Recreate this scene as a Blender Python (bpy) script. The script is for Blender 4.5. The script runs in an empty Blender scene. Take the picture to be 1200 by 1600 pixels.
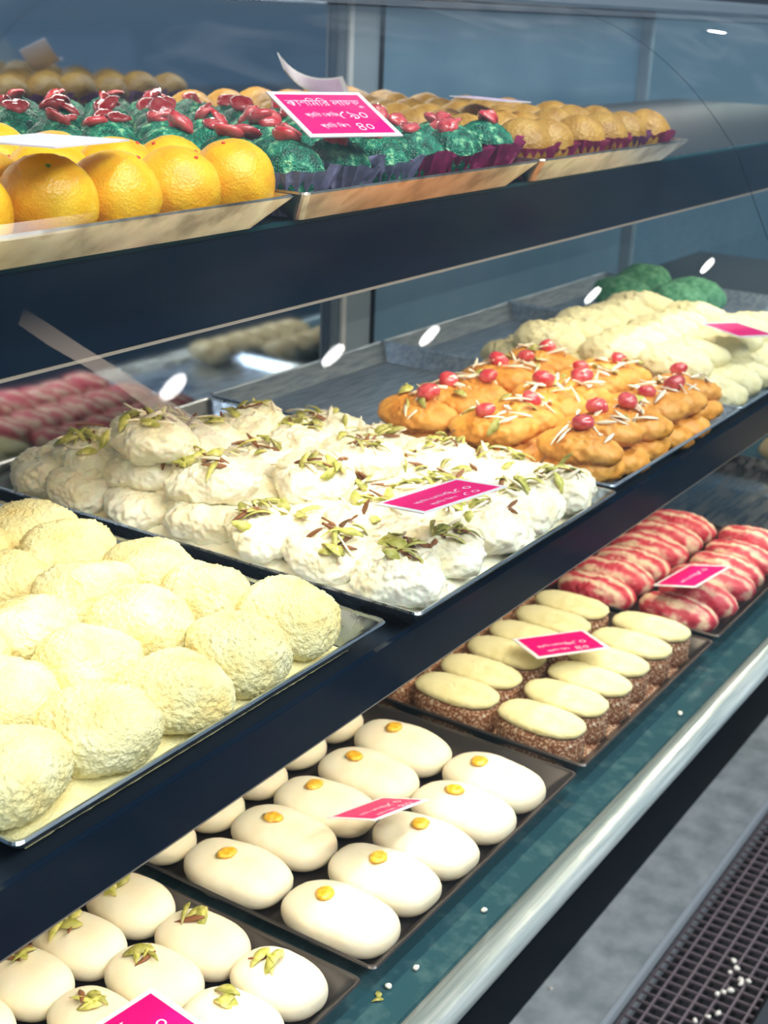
import bpy, bmesh, math, random
from mathutils import Vector, Matrix, Euler, noise
from mathutils.bvhtree import BVHTree

C = bpy.context.scene.collection
scene = bpy.context.scene
ZO = 0.75          # height of the middle shelf's tray lips above the floor
R = math.radians
rnd = random.Random(7)

# ------------------------------------------------------------------ camera
cam_d = bpy.data.cameras.new('camera')
cam = bpy.data.objects.new('camera', cam_d)
C.objects.link(cam)
yaw, pitch, roll = 0.5661, 0.3522, 0.0409
f = Vector((math.cos(yaw)*math.cos(pitch), math.sin(yaw)*math.cos(pitch), -math.sin(pitch)))
r = Vector((math.sin(yaw), -math.cos(yaw), 0))
u = r.cross(f)
r2 = math.cos(roll)*r + math.sin(roll)*u
u2 = -math.sin(roll)*r + math.cos(roll)*u
cam.matrix_world = Matrix(((r2.x, u2.x, -f.x, -0.6689), (r2.y, u2.y, -f.y, -0.3999),
                           (r2.z, u2.z, -f.z, 0.3506+ZO), (0, 0, 0, 1)))
cam_d.sensor_fit = 'VERTICAL'
cam_d.sensor_height = 36
cam_d.lens = 2129.4/1600*36
cam_d.clip_start = 0.02
cam_d.dof.use_dof = True
cam_d.dof.focus_distance = 0.78
cam_d.dof.aperture_fstop = 15
scene.camera = cam

# ------------------------------------------------------------------ world, lights, exposure
w = bpy.data.worlds.new('world')
scene.world = w
w.use_nodes = True
w.node_tree.nodes['Background'].inputs[0].default_value = (0.33, 0.55, 0.76, 1)
w.node_tree.nodes['Background'].inputs[1].default_value = 0.33

def area(name, loc, rot, sx, sy, power, col, spread=180):
    d = bpy.data.lights.new(name, 'AREA')
    d.shape = 'RECTANGLE'; d.size = sx; d.size_y = sy
    d.energy = power; d.color = col; d.spread = R(spread)
    o = bpy.data.objects.new(name, d)
    o.location = loc; o.rotation_euler = rot
    C.objects.link(o)
    return o
# ceiling strip over the customer side
area('ceiling_strip_light', (0.5, -0.52, 1.85+ZO), (R(14), 0, 0), 3.4, 0.10, 17, (1.0, 0.98, 0.95), 90)
area('aisle_ceiling_light', (-0.35, -1.75, 1.85+ZO), (R(42), 0, R(-8)), 2.8, 0.5, 24, (1.0, 0.98, 0.95), 100)  # broad fill added out of view to brighten the front faces
# added fill strips hidden behind the fascias; LED strip under the canopy
area('shelf_led_light', (0.8, 0.125, 0.2185+ZO), (R(16), 0, 0), 2.6, 0.012, 4.2, (1.0, 0.84, 0.62))
area('lower_shelf_led_light', (0.8, 0.03, -0.036+ZO), (R(12), 0, 0), 2.6, 0.012, 3.6, (1.0, 0.82, 0.56))
area('canopy_led_light', (0.8, 0.46, 0.358+ZO), (0, 0, 0), 2.6, 0.02, 3.2, (1.0, 0.95, 0.86))

scene.view_settings.view_transform = 'Standard'
scene.view_settings.look = 'None'
scene.view_settings.gamma = 1
scene.view_settings.exposure = 0.08
scene.view_settings.use_curve_mapping = False

# ------------------------------------------------------------------ helpers
MCOPY = {}
def link(name, me, mat=None, parent=None, loc=(0, 0, 0), rot=(0, 0, 0), scale=(1, 1, 1)):
    o = bpy.data.objects.new(name, me)
    C.objects.link(o)
    if mat is not None and me is not None:
        if not me.materials: me.materials.append(mat)
        elif me.materials[0] != mat:           # the same shape in another material: a copy of the mesh, made once
            k = (me.name, mat.name)
            if k not in MCOPY:
                MCOPY[k] = me.copy(); MCOPY[k].materials.clear(); MCOPY[k].materials.append(mat)
            o.data = MCOPY[k]
    o.location = loc; o.rotation_euler = rot; o.scale = scale
    if parent is not None: o.parent = parent
    return o
def tag(o, label, cat, group=None, kind=None):
    o['label'] = label; o['category'] = cat
    if group: o['group'] = group
    if kind: o['kind'] = kind
    return o
def empty(name, loc=(0, 0, 0), rot=(0, 0, 0)):
    o = bpy.data.objects.new(name, None); C.objects.link(o)
    o.location = loc; o.rotation_euler = rot; o.empty_display_size = 0.02
    return o
def mesh(name, vs, fs, smooth=True):
    me = bpy.data.meshes.new(name)
    me.from_pydata([tuple(v) for v in vs], [], fs)
    me.validate(); me.update()
    if smooth: me.shade_smooth()
    return me
def box_me(name, x0, x1, y0, y1, z0, z1, bevel=0.0, seg=2):
    bm = bmesh.new()
    bmesh.ops.create_cube(bm, size=1)
    bmesh.ops.scale(bm, vec=(x1-x0, y1-y0, z1-z0), verts=bm.verts)
    bmesh.ops.translate(bm, vec=((x0+x1)/2, (y0+y1)/2, (z0+z1)/2), verts=bm.verts)
    if bevel: bmesh.ops.bevel(bm, geom=bm.edges[:], offset=bevel, segments=seg, affect='EDGES', clamp_overlap=True)
    me = bpy.data.meshes.new(name); bm.to_mesh(me); bm.free()
    return me
def ico(sub):
    bm = bmesh.new(); bmesh.ops.create_icosphere(bm, subdivisions=sub, radius=1)
    vs = [v.co.copy() for v in bm.verts]; fs = [[v.index for v in fc.verts] for fc in bm.faces]
    bm.free(); return vs, fs
ICO = {}
def blob(name, sub, sx, sy, sz, p=2.0, noises=(), seed=0, flat=None, droop=0.0):
    """Rounded body resting on z=0: superellipsoid of half sizes sx, sy, sz pushed in and out by noise (scale, amp, ridged)."""
    if sub not in ICO: ICO[sub] = ico(sub)
    vs, fs = ICO[sub]
    off = Vector((seed*17.3+3.1, seed*5.7-1.3, seed*9.1+0.7))
    out = []
    for d in vs:
        rr = (abs(d.x/sx)**p+abs(d.y/sy)**p+abs(d.z/sz)**p)**(-1/p) if p != 2.0 else ((d.x/sx)**2+(d.y/sy)**2+(d.z/sz)**2)**-0.5
        v = d*rr
        a = 0
        for (s, amp, kind) in noises:
            n = noise.noise(v*s+off)
            if kind == 'r': n = 1-2*abs(n)-0.5
            elif kind == 'f': n = noise.fractal(v*s+off, 0.7, 2.1, 3)
            elif kind == 'c': n = 0.6-noise.cell(v*s+off)
            a += n*amp
        v = v+d*a
        if flat is not None and v.z < -flat: v.z = -flat-(v.z+flat)*-0.08
        out.append(v)
    zm = min(v.z for v in out)
    for v in out: v.z -= zm
    return mesh(name, out, fs)
BV = {}
def top_at(me, x, y):
    if me.name not in BV:
        BV[me.name] = BVHTree.FromPolygons([v.co.copy() for v in me.vertices], [tuple(p.vertices) for p in me.polygons])
    h = BV[me.name].ray_cast(Vector((x, y, 1)), Vector((0, 0, -1)))
    if h[0] is None: return None, None
    return h[0], h[1]

# ------------------------------------------------------------------ materials
def mat(name, col, rough=0.5, metal=0.0, **kw):
    m = bpy.data.materials.new(name); m.use_nodes = True
    nt = m.node_tree; b = nt.nodes['Principled BSDF']
    b.inputs['Base Color'].default_value = (*col, 1)
    b.inputs['Roughness'].default_value = rough
    b.inputs['Metallic'].default_value = metal
    for k, v in kw.items():
        b.inputs[k.replace('_', ' ')].default_value = v
    return m
def nodes(m): return m.node_tree.nodes, m.node_tree.links, m.node_tree.nodes['Principled BSDF']
def tex(m, kind, scale, detail=3, coord='Object', **kw):
    n, l, b = nodes(m)
    tc = n.new('ShaderNodeTexCoord')
    t = n.new('ShaderNodeTexNoise' if kind == 'noise' else 'ShaderNodeTexVoronoi')
    t.inputs['Scale'].default_value = scale
    if kind == 'noise': t.inputs['Detail'].default_value = detail
    l.new(tc.outputs[coord], t.inputs['Vector'])
    for k, v in kw.items(): t.inputs[k].default_value = v
    return t
def stretched(m, scale, vec, detail=3, coord='Object', rot=(0, 0, 0)):
    n, l, b = nodes(m)
    tc = n.new('ShaderNodeTexCoord'); mp = n.new('ShaderNodeMapping')
    mp.inputs['Scale'].default_value = vec; mp.inputs['Rotation'].default_value = rot
    t = n.new('ShaderNodeTexNoise'); t.inputs['Scale'].default_value = scale; t.inputs['Detail'].default_value = detail
    l.new(tc.outputs[coord], mp.inputs[0]); l.new(mp.outputs[0], t.inputs['Vector'])
    return t
def ramp(m, src, stops):
    n, l, b = nodes(m)
    rp = n.new('ShaderNodeValToRGB')
    e = rp.color_ramp.elements
    while len(e) < len(stops): e.new(0.5)
    for i, (p, c) in enumerate(stops):
        e[i].position = p; e[i].color = (*c, 1) if len(c) == 3 else c
    l.new(src, rp.inputs[0])
    return rp
def bump(m, src, strength, dist):
    n, l, b = nodes(m)
    bp = n.new('ShaderNodeBump'); bp.inputs['Strength'].default_value = strength; bp.inputs['Distance'].default_value = dist
    l.new(src, bp.inputs['Height'])
    if b.inputs['Normal'].links:
        l.new(b.inputs['Normal'].links[0].from_socket, bp.inputs['Normal'])
    l.new(bp.outputs[0], b.inputs['Normal'])
def colour(m, rp):
    n, l, b = nodes(m); l.new(rp.outputs[0], b.inputs['Base Color'])
def vary(m, amount=0.12, hue=0.0):
    """slight per-object brightness difference"""
    n, l, b = nodes(m)
    oi = n.new('ShaderNodeObjectInfo'); mr = n.new('ShaderNodeMapRange')
    mr.inputs[3].default_value = 1-amount; mr.inputs[4].default_value = 1.0
    l.new(oi.outputs['Random'], mr.inputs[0])
    hs = n.new('ShaderNodeHueSaturation')
    l.new(mr.outputs[0], hs.inputs['Value'])
    if b.inputs['Base Color'].links: l.new(b.inputs['Base Color'].links[0].from_socket, hs.inputs['Color'])
    else: hs.inputs['Color'].default_value = b.inputs['Base Color'].default_value
    l.new(hs.outputs[0], b.inputs['Base Color'])

M = {}
# steel trays
m = M['steel'] = mat('tray_steel', (0.55, 0.60, 0.66), 0.28, 1.0)
t = stretched(m, 14, (1, 8, 8), 4); n_, l_, b_ = nodes(m)
rp = ramp(m, t.outputs[0], [(0.3, (0.18,)*3), (0.75, (0.45,)*3)]); l_.new(rp.outputs[0], b_.inputs['Roughness'])
t2 = tex(m, 'noise', 9, 4); bump(m, t2.outputs[0], 0.12, 0.004)
m = M['old_steel'] = mat('worn_tray_steel', (0.62, 0.58, 0.52), 0.3, 1.0)
t = tex(m, 'noise', 30, 5); colour(m, ramp(m, t.outputs[0], [(0.34, (0.24, 0.20, 0.16)), (0.46, (0.50, 0.45, 0.39)), (0.62, (0.68, 0.63, 0.57)), (0.72, (0.46, 0.38, 0.30))])); bump(m, t.outputs[0], 0.25, 0.003)
m = M['dull_steel'] = mat('dull_tray_steel', (0.3, 0.36, 0.42), 0.38, 0.6)
t = stretched(m, 30, (1, 7, 7), 4); colour(m, ramp(m, t.outputs[0], [(0.3, (0.20, 0.27, 0.36)), (0.72, (0.42, 0.50, 0.58))]))
bump(m, t.outputs[0], 0.15, 0.002)
m = M['dark_steel'] = mat('dark_tray_steel', (0.12, 0.11, 0.11), 0.3, 0.8)
t = tex(m, 'noise', 25, 4); bump(m, t.outputs[0], 0.15, 0.003)
# case
m = M['fascia'] = mat('navy_fascia', (0.004, 0.011, 0.024), 0.15, 0.0, Specular_IOR_Level=0.3)
t = tex(m, 'noise', 3, 3); bump(m, t.outputs[0], 0.04, 0.01)
M['edge_brass'] = mat('fascia_edge', (0.62, 0.52, 0.42), 0.4, 0.6)
m = M['shelf_glass'] = mat('shelf_glass_teal', (0.008, 0.065, 0.08), 0.08, 0.0)
m = M['deck'] = mat('deck_teal', (0.025, 0.085, 0.105), 0.10, 0.0)
t = tex(m, 'noise', 60, 5); colour(m, ramp(m, t.outputs[0], [(0.5, (0.022, 0.075, 0.095)), (0.75, (0.07, 0.14, 0.15))]))
M['dark'] = mat('dark_board', (0.012, 0.02, 0.032), 0.5)
m = M['moulding'] = mat('half_round_moulding', (0.60, 0.68, 0.68), 0.22, 0.55)
t = stretched(m, 18, (0.5, 14, 14), 4); colour(m, ramp(m, t.outputs[0], [(0.3, (0.32, 0.42, 0.43)), (0.7, (0.68, 0.76, 0.76))]))
t = tex(m, 'noise', 12, 4); bump(m, t.outputs[0], 0.2, 0.01)
M['alu'] = mat('aluminium', (0.62, 0.66, 0.70), 0.35, 0.9)
M['stile'] = mat('painted_stile', (0.24, 0.33, 0.42), 0.45)
M['stile_light'] = mat('stile_edge_light', (0.55, 0.62, 0.68), 0.4)
M['alu_dark'] = mat('grey_frame', (0.13, 0.17, 0.22), 0.4, 0.5)
m = M['mirror'] = mat('tinted_back_glass', (0.36, 0.44, 0.56), 0.05, 1.0)
m = M['backpanel'] = mat('grey_blue_back_panel', (0.055, 0.10, 0.16), 0.35, 0.2)
t = tex(m, 'noise', 5, 4); colour(m, ramp(m, t.outputs[0], [(0.3, (0.13, 0.27, 0.43)), (0.7, (0.20, 0.36, 0.53))]))
M['toe'] = mat('toe_kick', (0.003, 0.008, 0.014), 0.6, Specular_IOR_Level=0.15)
m = M['floor'] = mat('grey_floor', (0.2, 0.23, 0.25), 0.45)
t = stretched(m, 26, (1, 1, 1), 6); colour(m, ramp(m, t.outputs[0], [(0.35, (0.36, 0.42, 0.44)), (0.65, (0.58, 0.64, 0.66))]))
M['aisle'] = mat('dark_aisle_floor', (0.045, 0.055, 0.065), 0.4)
M['grate'] = mat('grate_iron', (0.24, 0.20, 0.22), 0.45, 0.3)
M['pit'] = mat('pit_black', (0.004, 0.005, 0.008), 0.8)
# front glass: thin pane, see-through with a mirror-like coat and faint smears that also paint in reflected haze
m = M['glass'] = bpy.data.materials.new('front_glass'); m.use_nodes = True
nt = m.node_tree; nt.nodes.clear()
o_ = nt.nodes.new('ShaderNodeOutputMaterial'); tr = nt.nodes.new('ShaderNodeBsdfTransparent'); gl = nt.nodes.new('ShaderNodeBsdfGlossy')
tr.inputs[0].default_value = (0.95, 0.985, 0.985, 1)
gl.inputs['Roughness'].default_value = 0.0
fr = nt.nodes.new('ShaderNodeFresnel'); fr.inputs[0].default_value = 1.5
ge = nt.nodes.new('ShaderNodeNewGeometry'); iv = nt.nodes.new('ShaderNodeMapRange')   # a thin pane reflects alike from both sides
iv.inputs[3].default_value = 1.5; iv.inputs[4].default_value = 1/1.5
nt.links.new(ge.outputs['Backfacing'], iv.inputs[0]); nt.links.new(iv.outputs[0], fr.inputs[0])
mx = nt.nodes.new('ShaderNodeMixShader')
nt.links.new(fr.outputs[0], mx.inputs[0]); nt.links.new(tr.outputs[0], mx.inputs[1]); nt.links.new(gl.outputs[0], mx.inputs[2])
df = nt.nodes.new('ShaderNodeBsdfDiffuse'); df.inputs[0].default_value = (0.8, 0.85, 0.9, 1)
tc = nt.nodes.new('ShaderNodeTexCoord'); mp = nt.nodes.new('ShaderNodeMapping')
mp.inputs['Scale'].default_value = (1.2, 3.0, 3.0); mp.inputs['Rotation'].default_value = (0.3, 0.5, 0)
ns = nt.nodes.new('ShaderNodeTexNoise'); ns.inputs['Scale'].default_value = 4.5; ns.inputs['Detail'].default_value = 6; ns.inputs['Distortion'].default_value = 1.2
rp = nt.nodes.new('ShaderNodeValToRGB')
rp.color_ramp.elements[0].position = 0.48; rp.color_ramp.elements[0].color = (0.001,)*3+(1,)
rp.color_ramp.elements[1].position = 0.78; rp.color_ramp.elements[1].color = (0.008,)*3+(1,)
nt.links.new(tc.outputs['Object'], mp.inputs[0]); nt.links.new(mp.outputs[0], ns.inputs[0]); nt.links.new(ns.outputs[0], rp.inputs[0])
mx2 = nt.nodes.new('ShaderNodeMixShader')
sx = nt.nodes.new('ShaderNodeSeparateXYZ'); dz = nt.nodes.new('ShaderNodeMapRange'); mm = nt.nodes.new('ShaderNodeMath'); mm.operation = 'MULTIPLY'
dz.inputs[1].default_value = 0.24+ZO; dz.inputs[2].default_value = 0.35+ZO; dz.inputs[3].default_value = 1.0; dz.inputs[4].default_value = 9.0  # smears thicken upward, painting haze over the curved top
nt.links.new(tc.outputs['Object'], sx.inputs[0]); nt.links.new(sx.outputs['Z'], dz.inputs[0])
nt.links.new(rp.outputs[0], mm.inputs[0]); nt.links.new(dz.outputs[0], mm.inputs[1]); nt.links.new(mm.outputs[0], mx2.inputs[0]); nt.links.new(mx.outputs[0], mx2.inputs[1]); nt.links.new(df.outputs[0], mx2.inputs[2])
nt.links.new(mx2.outputs[0], o_.inputs[0])
m = M['end_glass'] = bpy.data.materials.new('end_glass'); m.use_nodes = True
nt = m.node_tree; nt.nodes.clear()
o_ = nt.nodes.new('ShaderNodeOutputMaterial'); tr = nt.nodes.new('ShaderNodeBsdfTransparent'); gl = nt.nodes.new('ShaderNodeBsdfGlossy'); mx = nt.nodes.new('ShaderNodeMixShader')
tr.inputs[0].default_value = (0.90, 0.97, 0.97, 1); gl.inputs['Roughness'].default_value = 0.0; mx.inputs[0].default_value = 0.06
nt.links.new(tr.outputs[0], mx.inputs[1]); nt.links.new(gl.outputs[0], mx.inputs[2]); nt.links.new(mx.outputs[0], o_.inputs[0])
# reflected streak on the front glass, painted as a tan strip
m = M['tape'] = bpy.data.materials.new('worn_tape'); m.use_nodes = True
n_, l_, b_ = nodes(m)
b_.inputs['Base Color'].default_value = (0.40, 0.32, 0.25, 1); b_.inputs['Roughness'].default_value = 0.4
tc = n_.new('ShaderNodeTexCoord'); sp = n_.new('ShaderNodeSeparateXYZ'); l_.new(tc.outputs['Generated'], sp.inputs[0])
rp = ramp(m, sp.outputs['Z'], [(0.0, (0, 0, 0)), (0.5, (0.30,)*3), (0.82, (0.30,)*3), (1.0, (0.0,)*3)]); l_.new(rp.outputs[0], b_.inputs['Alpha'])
M['lamp'] = mat('lamp_disc', (1, 1, 1), 0.5); n_, l_, b_ = nodes(M['lamp'])
b_.inputs['Emission Color'].default_value = (1, 0.98, 0.96, 1); b_.inputs['Emission Strength'].default_value = 30
M['led'] = mat('led_diffuser', (1, 1, 1), 0.5); n_, l_, b_ = nodes(M['led'])
b_.inputs['Emission Color'].default_value = (1, 0.93, 0.8, 1); b_.inputs['Emission Strength'].default_value = 2

# sweets
m = M['orange'] = mat('orange_laddu', (0.90, 0.40, 0.012), 0.36, Subsurface_Weight=0.15, Subsurface_Scale=0.01)
b_ = nodes(m)[2]; b_.inputs['Subsurface Radius'].default_value = (1, 0.5, 0.1)
t = tex(m, 'noise', 60, 3); colour(m, ramp(m, t.outputs[0], [(0.3, (0.90, 0.38, 0.006)), (0.55, (0.95, 0.52, 0.014)), (0.8, (0.97, 0.62, 0.05))]))
t = tex(m, 'voronoi', 700); bump(m, t.outputs['Distance'], 0.3, 0.0008)
M['fleck_red'] = mat('red_fleck', (0.75, 0.06, 0.02), 0.4)
M['fleck_green'] = mat('green_fleck', (0.10, 0.30, 0.02), 0.4)
m = M['green'] = mat('green_laddu', (0.005, 0.16, 0.09), 0.42)
t = tex(m, 'noise', 150, 5); colour(m, ramp(m, t.outputs[0], [(0.30, (0.001, 0.06, 0.035)), (0.48, (0.003, 0.17, 0.095)), (0.58, (0.015, 0.28, 0.16)), (0.64, (0.22, 0.58, 0.30)), (0.75, (0.5, 0.75, 0.38))]))
t = tex(m, 'voronoi', 650); bump(m, t.outputs['Distance'], 0.8, 0.0012)
vary(m, 0.2)
m = M['green_mound'] = mat('green_mound', (0.09, 0.32, 0.17), 0.8)
t = tex(m, 'noise', 120, 4); colour(m, ramp(m, t.outputs[0], [(0.3, (0.03, 0.20, 0.09)), (0.7, (0.16, 0.42, 0.24))])); bump(m, t.outputs[0], 0.5, 0.003)
m = M['tan_roll'] = mat('tan_roll', (0.62, 0.46, 0.22), 0.8)
t = tex(m, 'noise', 40, 4); colour(m, ramp(m, t.outputs[0], [(0.3, (0.42, 0.28, 0.12)), (0.5, (0.66, 0.54, 0.32)), (0.7, (0.80, 0.72, 0.52))])); bump(m, t.outputs[0], 0.4, 0.003)
m = M['tan'] = mat('tan_laddu', (0.72, 0.40, 0.07), 0.45)
t = tex(m, 'noise', 70, 4); colour(m, ramp(m, t.outputs[0], [(0.3, (0.42, 0.19, 0.02)), (0.55, (0.60, 0.32, 0.05)), (0.8, (0.72, 0.45, 0.12))]))
t = tex(m, 'voronoi', 350); bump(m, t.outputs['Distance'], 0.5, 0.0012)
vary(m, 0.15)
m = M['cherry'] = mat('candied_cherry', (0.85, 0.04, 0.06), 0.12, Transmission_Weight=0.15, Coat_Weight=0.6)
t = tex(m, 'noise', 150, 3); colour(m, ramp(m, t.outputs[0], [(0.3, (0.80, 0.03, 0.05)), (0.6, (0.95, 0.16, 0.16))])); bump(m, t.outputs[0], 0.3, 0.002)
vary(m, 0.3)
for nm, c in (('cup_magenta', (0.42, 0.02, 0.15)), ('cup_purple', (0.26, 0.06, 0.26)), ('cup_lilac', (0.26, 0.24, 0.42))):
    m = M[nm] = mat(nm, c, 0.4, Transmission_Weight=0.12)
    t = tex(m, 'noise', 110, 3); colour(m, ramp(m, t.outputs[0], [(0.4, tuple(v*0.6 for v in c)), (0.6, c), (0.72, tuple(min(1, v*1.6+0.1) for v in c))]))
def powder(name, c0, c1, c2, sc=700, st=0.9):
    m = M[name] = mat(name, c1, 0.9)
    t = tex(m, 'noise', 45, 6); colour(m, ramp(m, t.outputs[0], [(0.28, c0), (0.5, c1), (0.75, c2)]))
    t = tex(m, 'noise', sc, 4); bump(m, t.outputs[0], st, 0.0014)
    vary(m, 0.06)
    return m
powder('cream_powder', (0.88, 0.66, 0.24), (0.92, 0.82, 0.42), (0.95, 0.89, 0.58))
powder('pale_powder', (0.82, 0.73, 0.38), (0.88, 0.81, 0.48), (0.91, 0.86, 0.58))
powder('cake_powder', (0.72, 0.62, 0.28), (0.84, 0.76, 0.42), (0.90, 0.84, 0.52), 500, 0.5)
powder('white_cream', (0.86, 0.75, 0.48), (0.91, 0.85, 0.65), (0.94, 0.91, 0.78), 260, 0.35)
powder('oval_white', (0.86, 0.76, 0.54), (0.90, 0.82, 0.63), (0.92, 0.86, 0.70), 300, 0.12)
powder('oval_cream', (0.86, 0.76, 0.55), (0.90, 0.82, 0.63), (0.92, 0.86, 0.70), 300, 0.10)
for k in ('white_cream', 'oval_white', 'oval_cream'):
    b_ = nodes(M[k])[2]; b_.inputs['Roughness'].default_value = 0.55
    b_.inputs['Subsurface Weight'].default_value = 0.2; b_.inputs['Subsurface Scale'].default_value = 0.008
powder('orange_patty', (0.58, 0.20, 0.02), (0.80, 0.35, 0.05), (0.88, 0.48, 0.12), 240, 0.5)
nodes(M['orange_patty'])[2].inputs['Roughness'].default_value = 0.5
m = M['brown_cake'] = mat('brown_cake', (0.25, 0.09, 0.035), 0.7)
t = tex(m, 'noise', 420, 3); colour(m, ramp(m, t.outputs[0], [(0.35, (0.16, 0.05, 0.02)), (0.5, (0.30, 0.12, 0.05)), (0.60, (0.55, 0.38, 0.25)), (0.7, (0.85, 0.75, 0.58))]))
bump(m, t.outputs[0], 0.7, 0.002)
m = M['stripe'] = mat('striped_red', (0.7, 0.1, 0.12), 0.6)
n_, l_, b_ = nodes(m)
tc = n_.new('ShaderNodeTexCoord'); mp = n_.new('ShaderNodeMapping'); mp.inputs['Rotation'].default_value = (0, 0, 0.2); mp.inputs['Scale'].default_value = (1, 0.45, 1)
wv = n_.new('ShaderNodeTexWave'); wv.inputs['Scale'].default_value = 20; wv.inputs['Distortion'].default_value = 4.5; wv.inputs['Detail'].default_value = 3; wv.inputs['Detail Scale'].default_value = 3
wv.bands_direction = 'X'
oi = n_.new('ShaderNodeObjectInfo'); cb = n_.new('ShaderNodeCombineXYZ'); l_.new(oi.outputs['Random'], cb.inputs[0]); l_.new(oi.outputs['Random'], cb.inputs[1])
l_.new(cb.outputs[0], mp.inputs['Location'])
l_.new(tc.outputs['Object'], mp.inputs[0]); l_.new(mp.outputs[0], wv.inputs[0])
t = tex(m, 'noise', 90, 5)
mxx = n_.new('ShaderNodeMath'); mxx.operation = 'MULTIPLY_ADD'; mxx.inputs[1].default_value = 0.42
l_.new(wv.outputs['Fac'], mxx.inputs[0])
ml = n_.new('ShaderNodeMath'); ml.operation = 'MULTIPLY'; ml.inputs[1].default_value = 0.72; l_.new(t.outputs[0], ml.inputs[0]); l_.new(ml.outputs[0], mxx.inputs[2])
colour(m, ramp(m, mxx.outputs[0], [(0.28, (0.50, 0.015, 0.04)), (0.50, (0.66, 0.09, 0.12)), (0.64, (0.74, 0.33, 0.28)), (0.80, (0.82, 0.62, 0.42))]))
t = tex(m, 'noise', 200, 3); bump(m, t.outputs[0], 0.4, 0.002)
m = M['raisin'] = mat('golden_raisin', (0.80, 0.36, 0.02), 0.3, Coat_Weight=0.3)
t = tex(m, 'noise', 260, 3); colour(m, ramp(m, t.outputs[0], [(0.3, (0.80, 0.34, 0.01)), (0.65, (0.95, 0.58, 0.06))])); bump(m, t.outputs[0], 0.6, 0.002)
m = M['pistachio'] = mat('pistachio_flake', (0.50, 0.50, 0.08), 0.5)
t = tex(m, 'noise', 160, 3); colour(m, ramp(m, t.outputs[0], [(0.25, (0.22, 0.12, 0.04)), (0.36, (0.45, 0.46, 0.07)), (0.55, (0.72, 0.66, 0.18)), (0.75, (0.88, 0.82, 0.45))]))
vary(m, 0.4)
m = M['almond'] = mat('almond_sliver', (0.86, 0.74, 0.55), 0.5)
t = tex(m, 'noise', 140, 3); colour(m, ramp(m, t.outputs[0], [(0.27, (0.40, 0.18, 0.07)), (0.34, (0.86, 0.74, 0.52)), (0.7, (0.94, 0.88, 0.74))]))
M['brown_skin'] = mat('almond_skin', (0.24, 0.09, 0.03), 0.6)
M['crumb'] = mat('white_crumb', (0.85, 0.82, 0.74), 0.8)
M['card'] = mat('card_white', (0.80, 0.76, 0.80), 0.35)
M['card_pink'] = mat('card_pink', (0.84, 0.0, 0.17), 0.35)
M['card_lilac'] = mat('card_lilac', (0.70, 0.48, 0.70), 0.35)
M['letter'] = mat('card_letter', (0.90, 0.62, 0.80), 0.4)
M['cup_white'] = mat('white_bowl', (0.75, 0.74, 0.70), 0.25)

# ------------------------------------------------------------------ the setting and the case
FL = 0.0
X0, X1 = -0.75, 1.62
floor = link('floor', box_me('floor', -4, 14, 0.055, 8, -0.06, 0.0), M['floor'])
floor['kind'] = 'structure'
ff = link('floor_aisle', box_me('floor_aisle', -4, 14, -5, -0.088, -0.06, 0.0), M['aisle']); ff['kind'] = 'structure'
pit = link('floor_drain_channel', box_me('floor_drain_channel', -4, 14, -0.088, 0.055, -0.06, -0.05), M['pit']); pit['kind'] = 'structure'
tr_ = link('trim_1', box_me('trim_1', -4, 14, 0.0535, 0.060, -0.05, 0.0012, 0.0005), M['stile_light']); tr_['kind'] = 'structure'

grate = tag(empty('floor_grate', (0.9, -0.016, -0.02)), 'dark iron drain grate of thin crossing bars set into the grey floor', 'floor grate')
fl_me = box_me('grate_slat', -0.0009, 0.0009, -0.066, 0.066, 0.0075, 0.0112)
for k in range(66):
    link('slat', fl_me, M['grate'], grate, (-0.55+k*0.0175, 0, 0), (0, 0, 0))
w_me = box_me('grate_wire', -0.58, 0.62, -0.0011, 0.0011, 0.0115, 0.0150)
for k in range(7):
    link('wire', w_me, M['grate'], grate, (0, 0.062-k*0.0202, 0))
# crumbs on the grate
cr = []
for k in range(5): cr.append(blob('crumb_mesh', 2, 0.0045, 0.0035, 0.003, noises=((300, 0.0015, 'n'),), seed=k))
spots = [(0.700, -0.035), (0.708, -0.040), (0.716, -0.046), (0.735, -0.052), (0.742, -0.050), (0.760, -0.038), (0.748, -0.034), (0.772, -0.030), (0.655, -0.040), (0.668, -0.048), (0.640, -0.03), (0.745, -0.058)]
for k, (x, y) in enumerate(spots):
    o = link('crumb', cr[k % 5], M['crumb'], None, (x, y, -0.0015), (0, 0, k), (rnd.uniform(0.8, 1.3),)*3)
    tag(o, 'small white crumb fallen on the dark iron floor grate', 'crumb', 'crumbs on the floor grate')

case = tag(empty('display_case', (0.7, 0.3, 0)), 'glass-fronted sweet display case with navy shelf fascias and teal deck', 'display case')
cz = Matrix.Translation((-0.7, -0.3, 0))
def part(name, me, m, parent=None):
    p = parent or case
    o = link(name, me, m, p)
    if p is case: o.location = (-0.7, -0.3, 0)
    return o
def cbox(name, x0, x1, y0, y1, z0, z1, m, bev=0.0, parent=None):
    return part(name, box_me(name, x0, x1, y0, y1, z0+ZO, z1+ZO, bev), m, parent)
cbox('toe_kick', X0, X1, 0.146, 0.56, -0.75, -0.30, M['toe'])
cbox('apron', X0, X1, -0.048, 0.56, -0.305, -0.2646, M['toe'], 0.002)
cbox('deck', X0, X1, -0.049, 0.555, -0.2645, -0.2425, M['deck'], 0.001)
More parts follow.
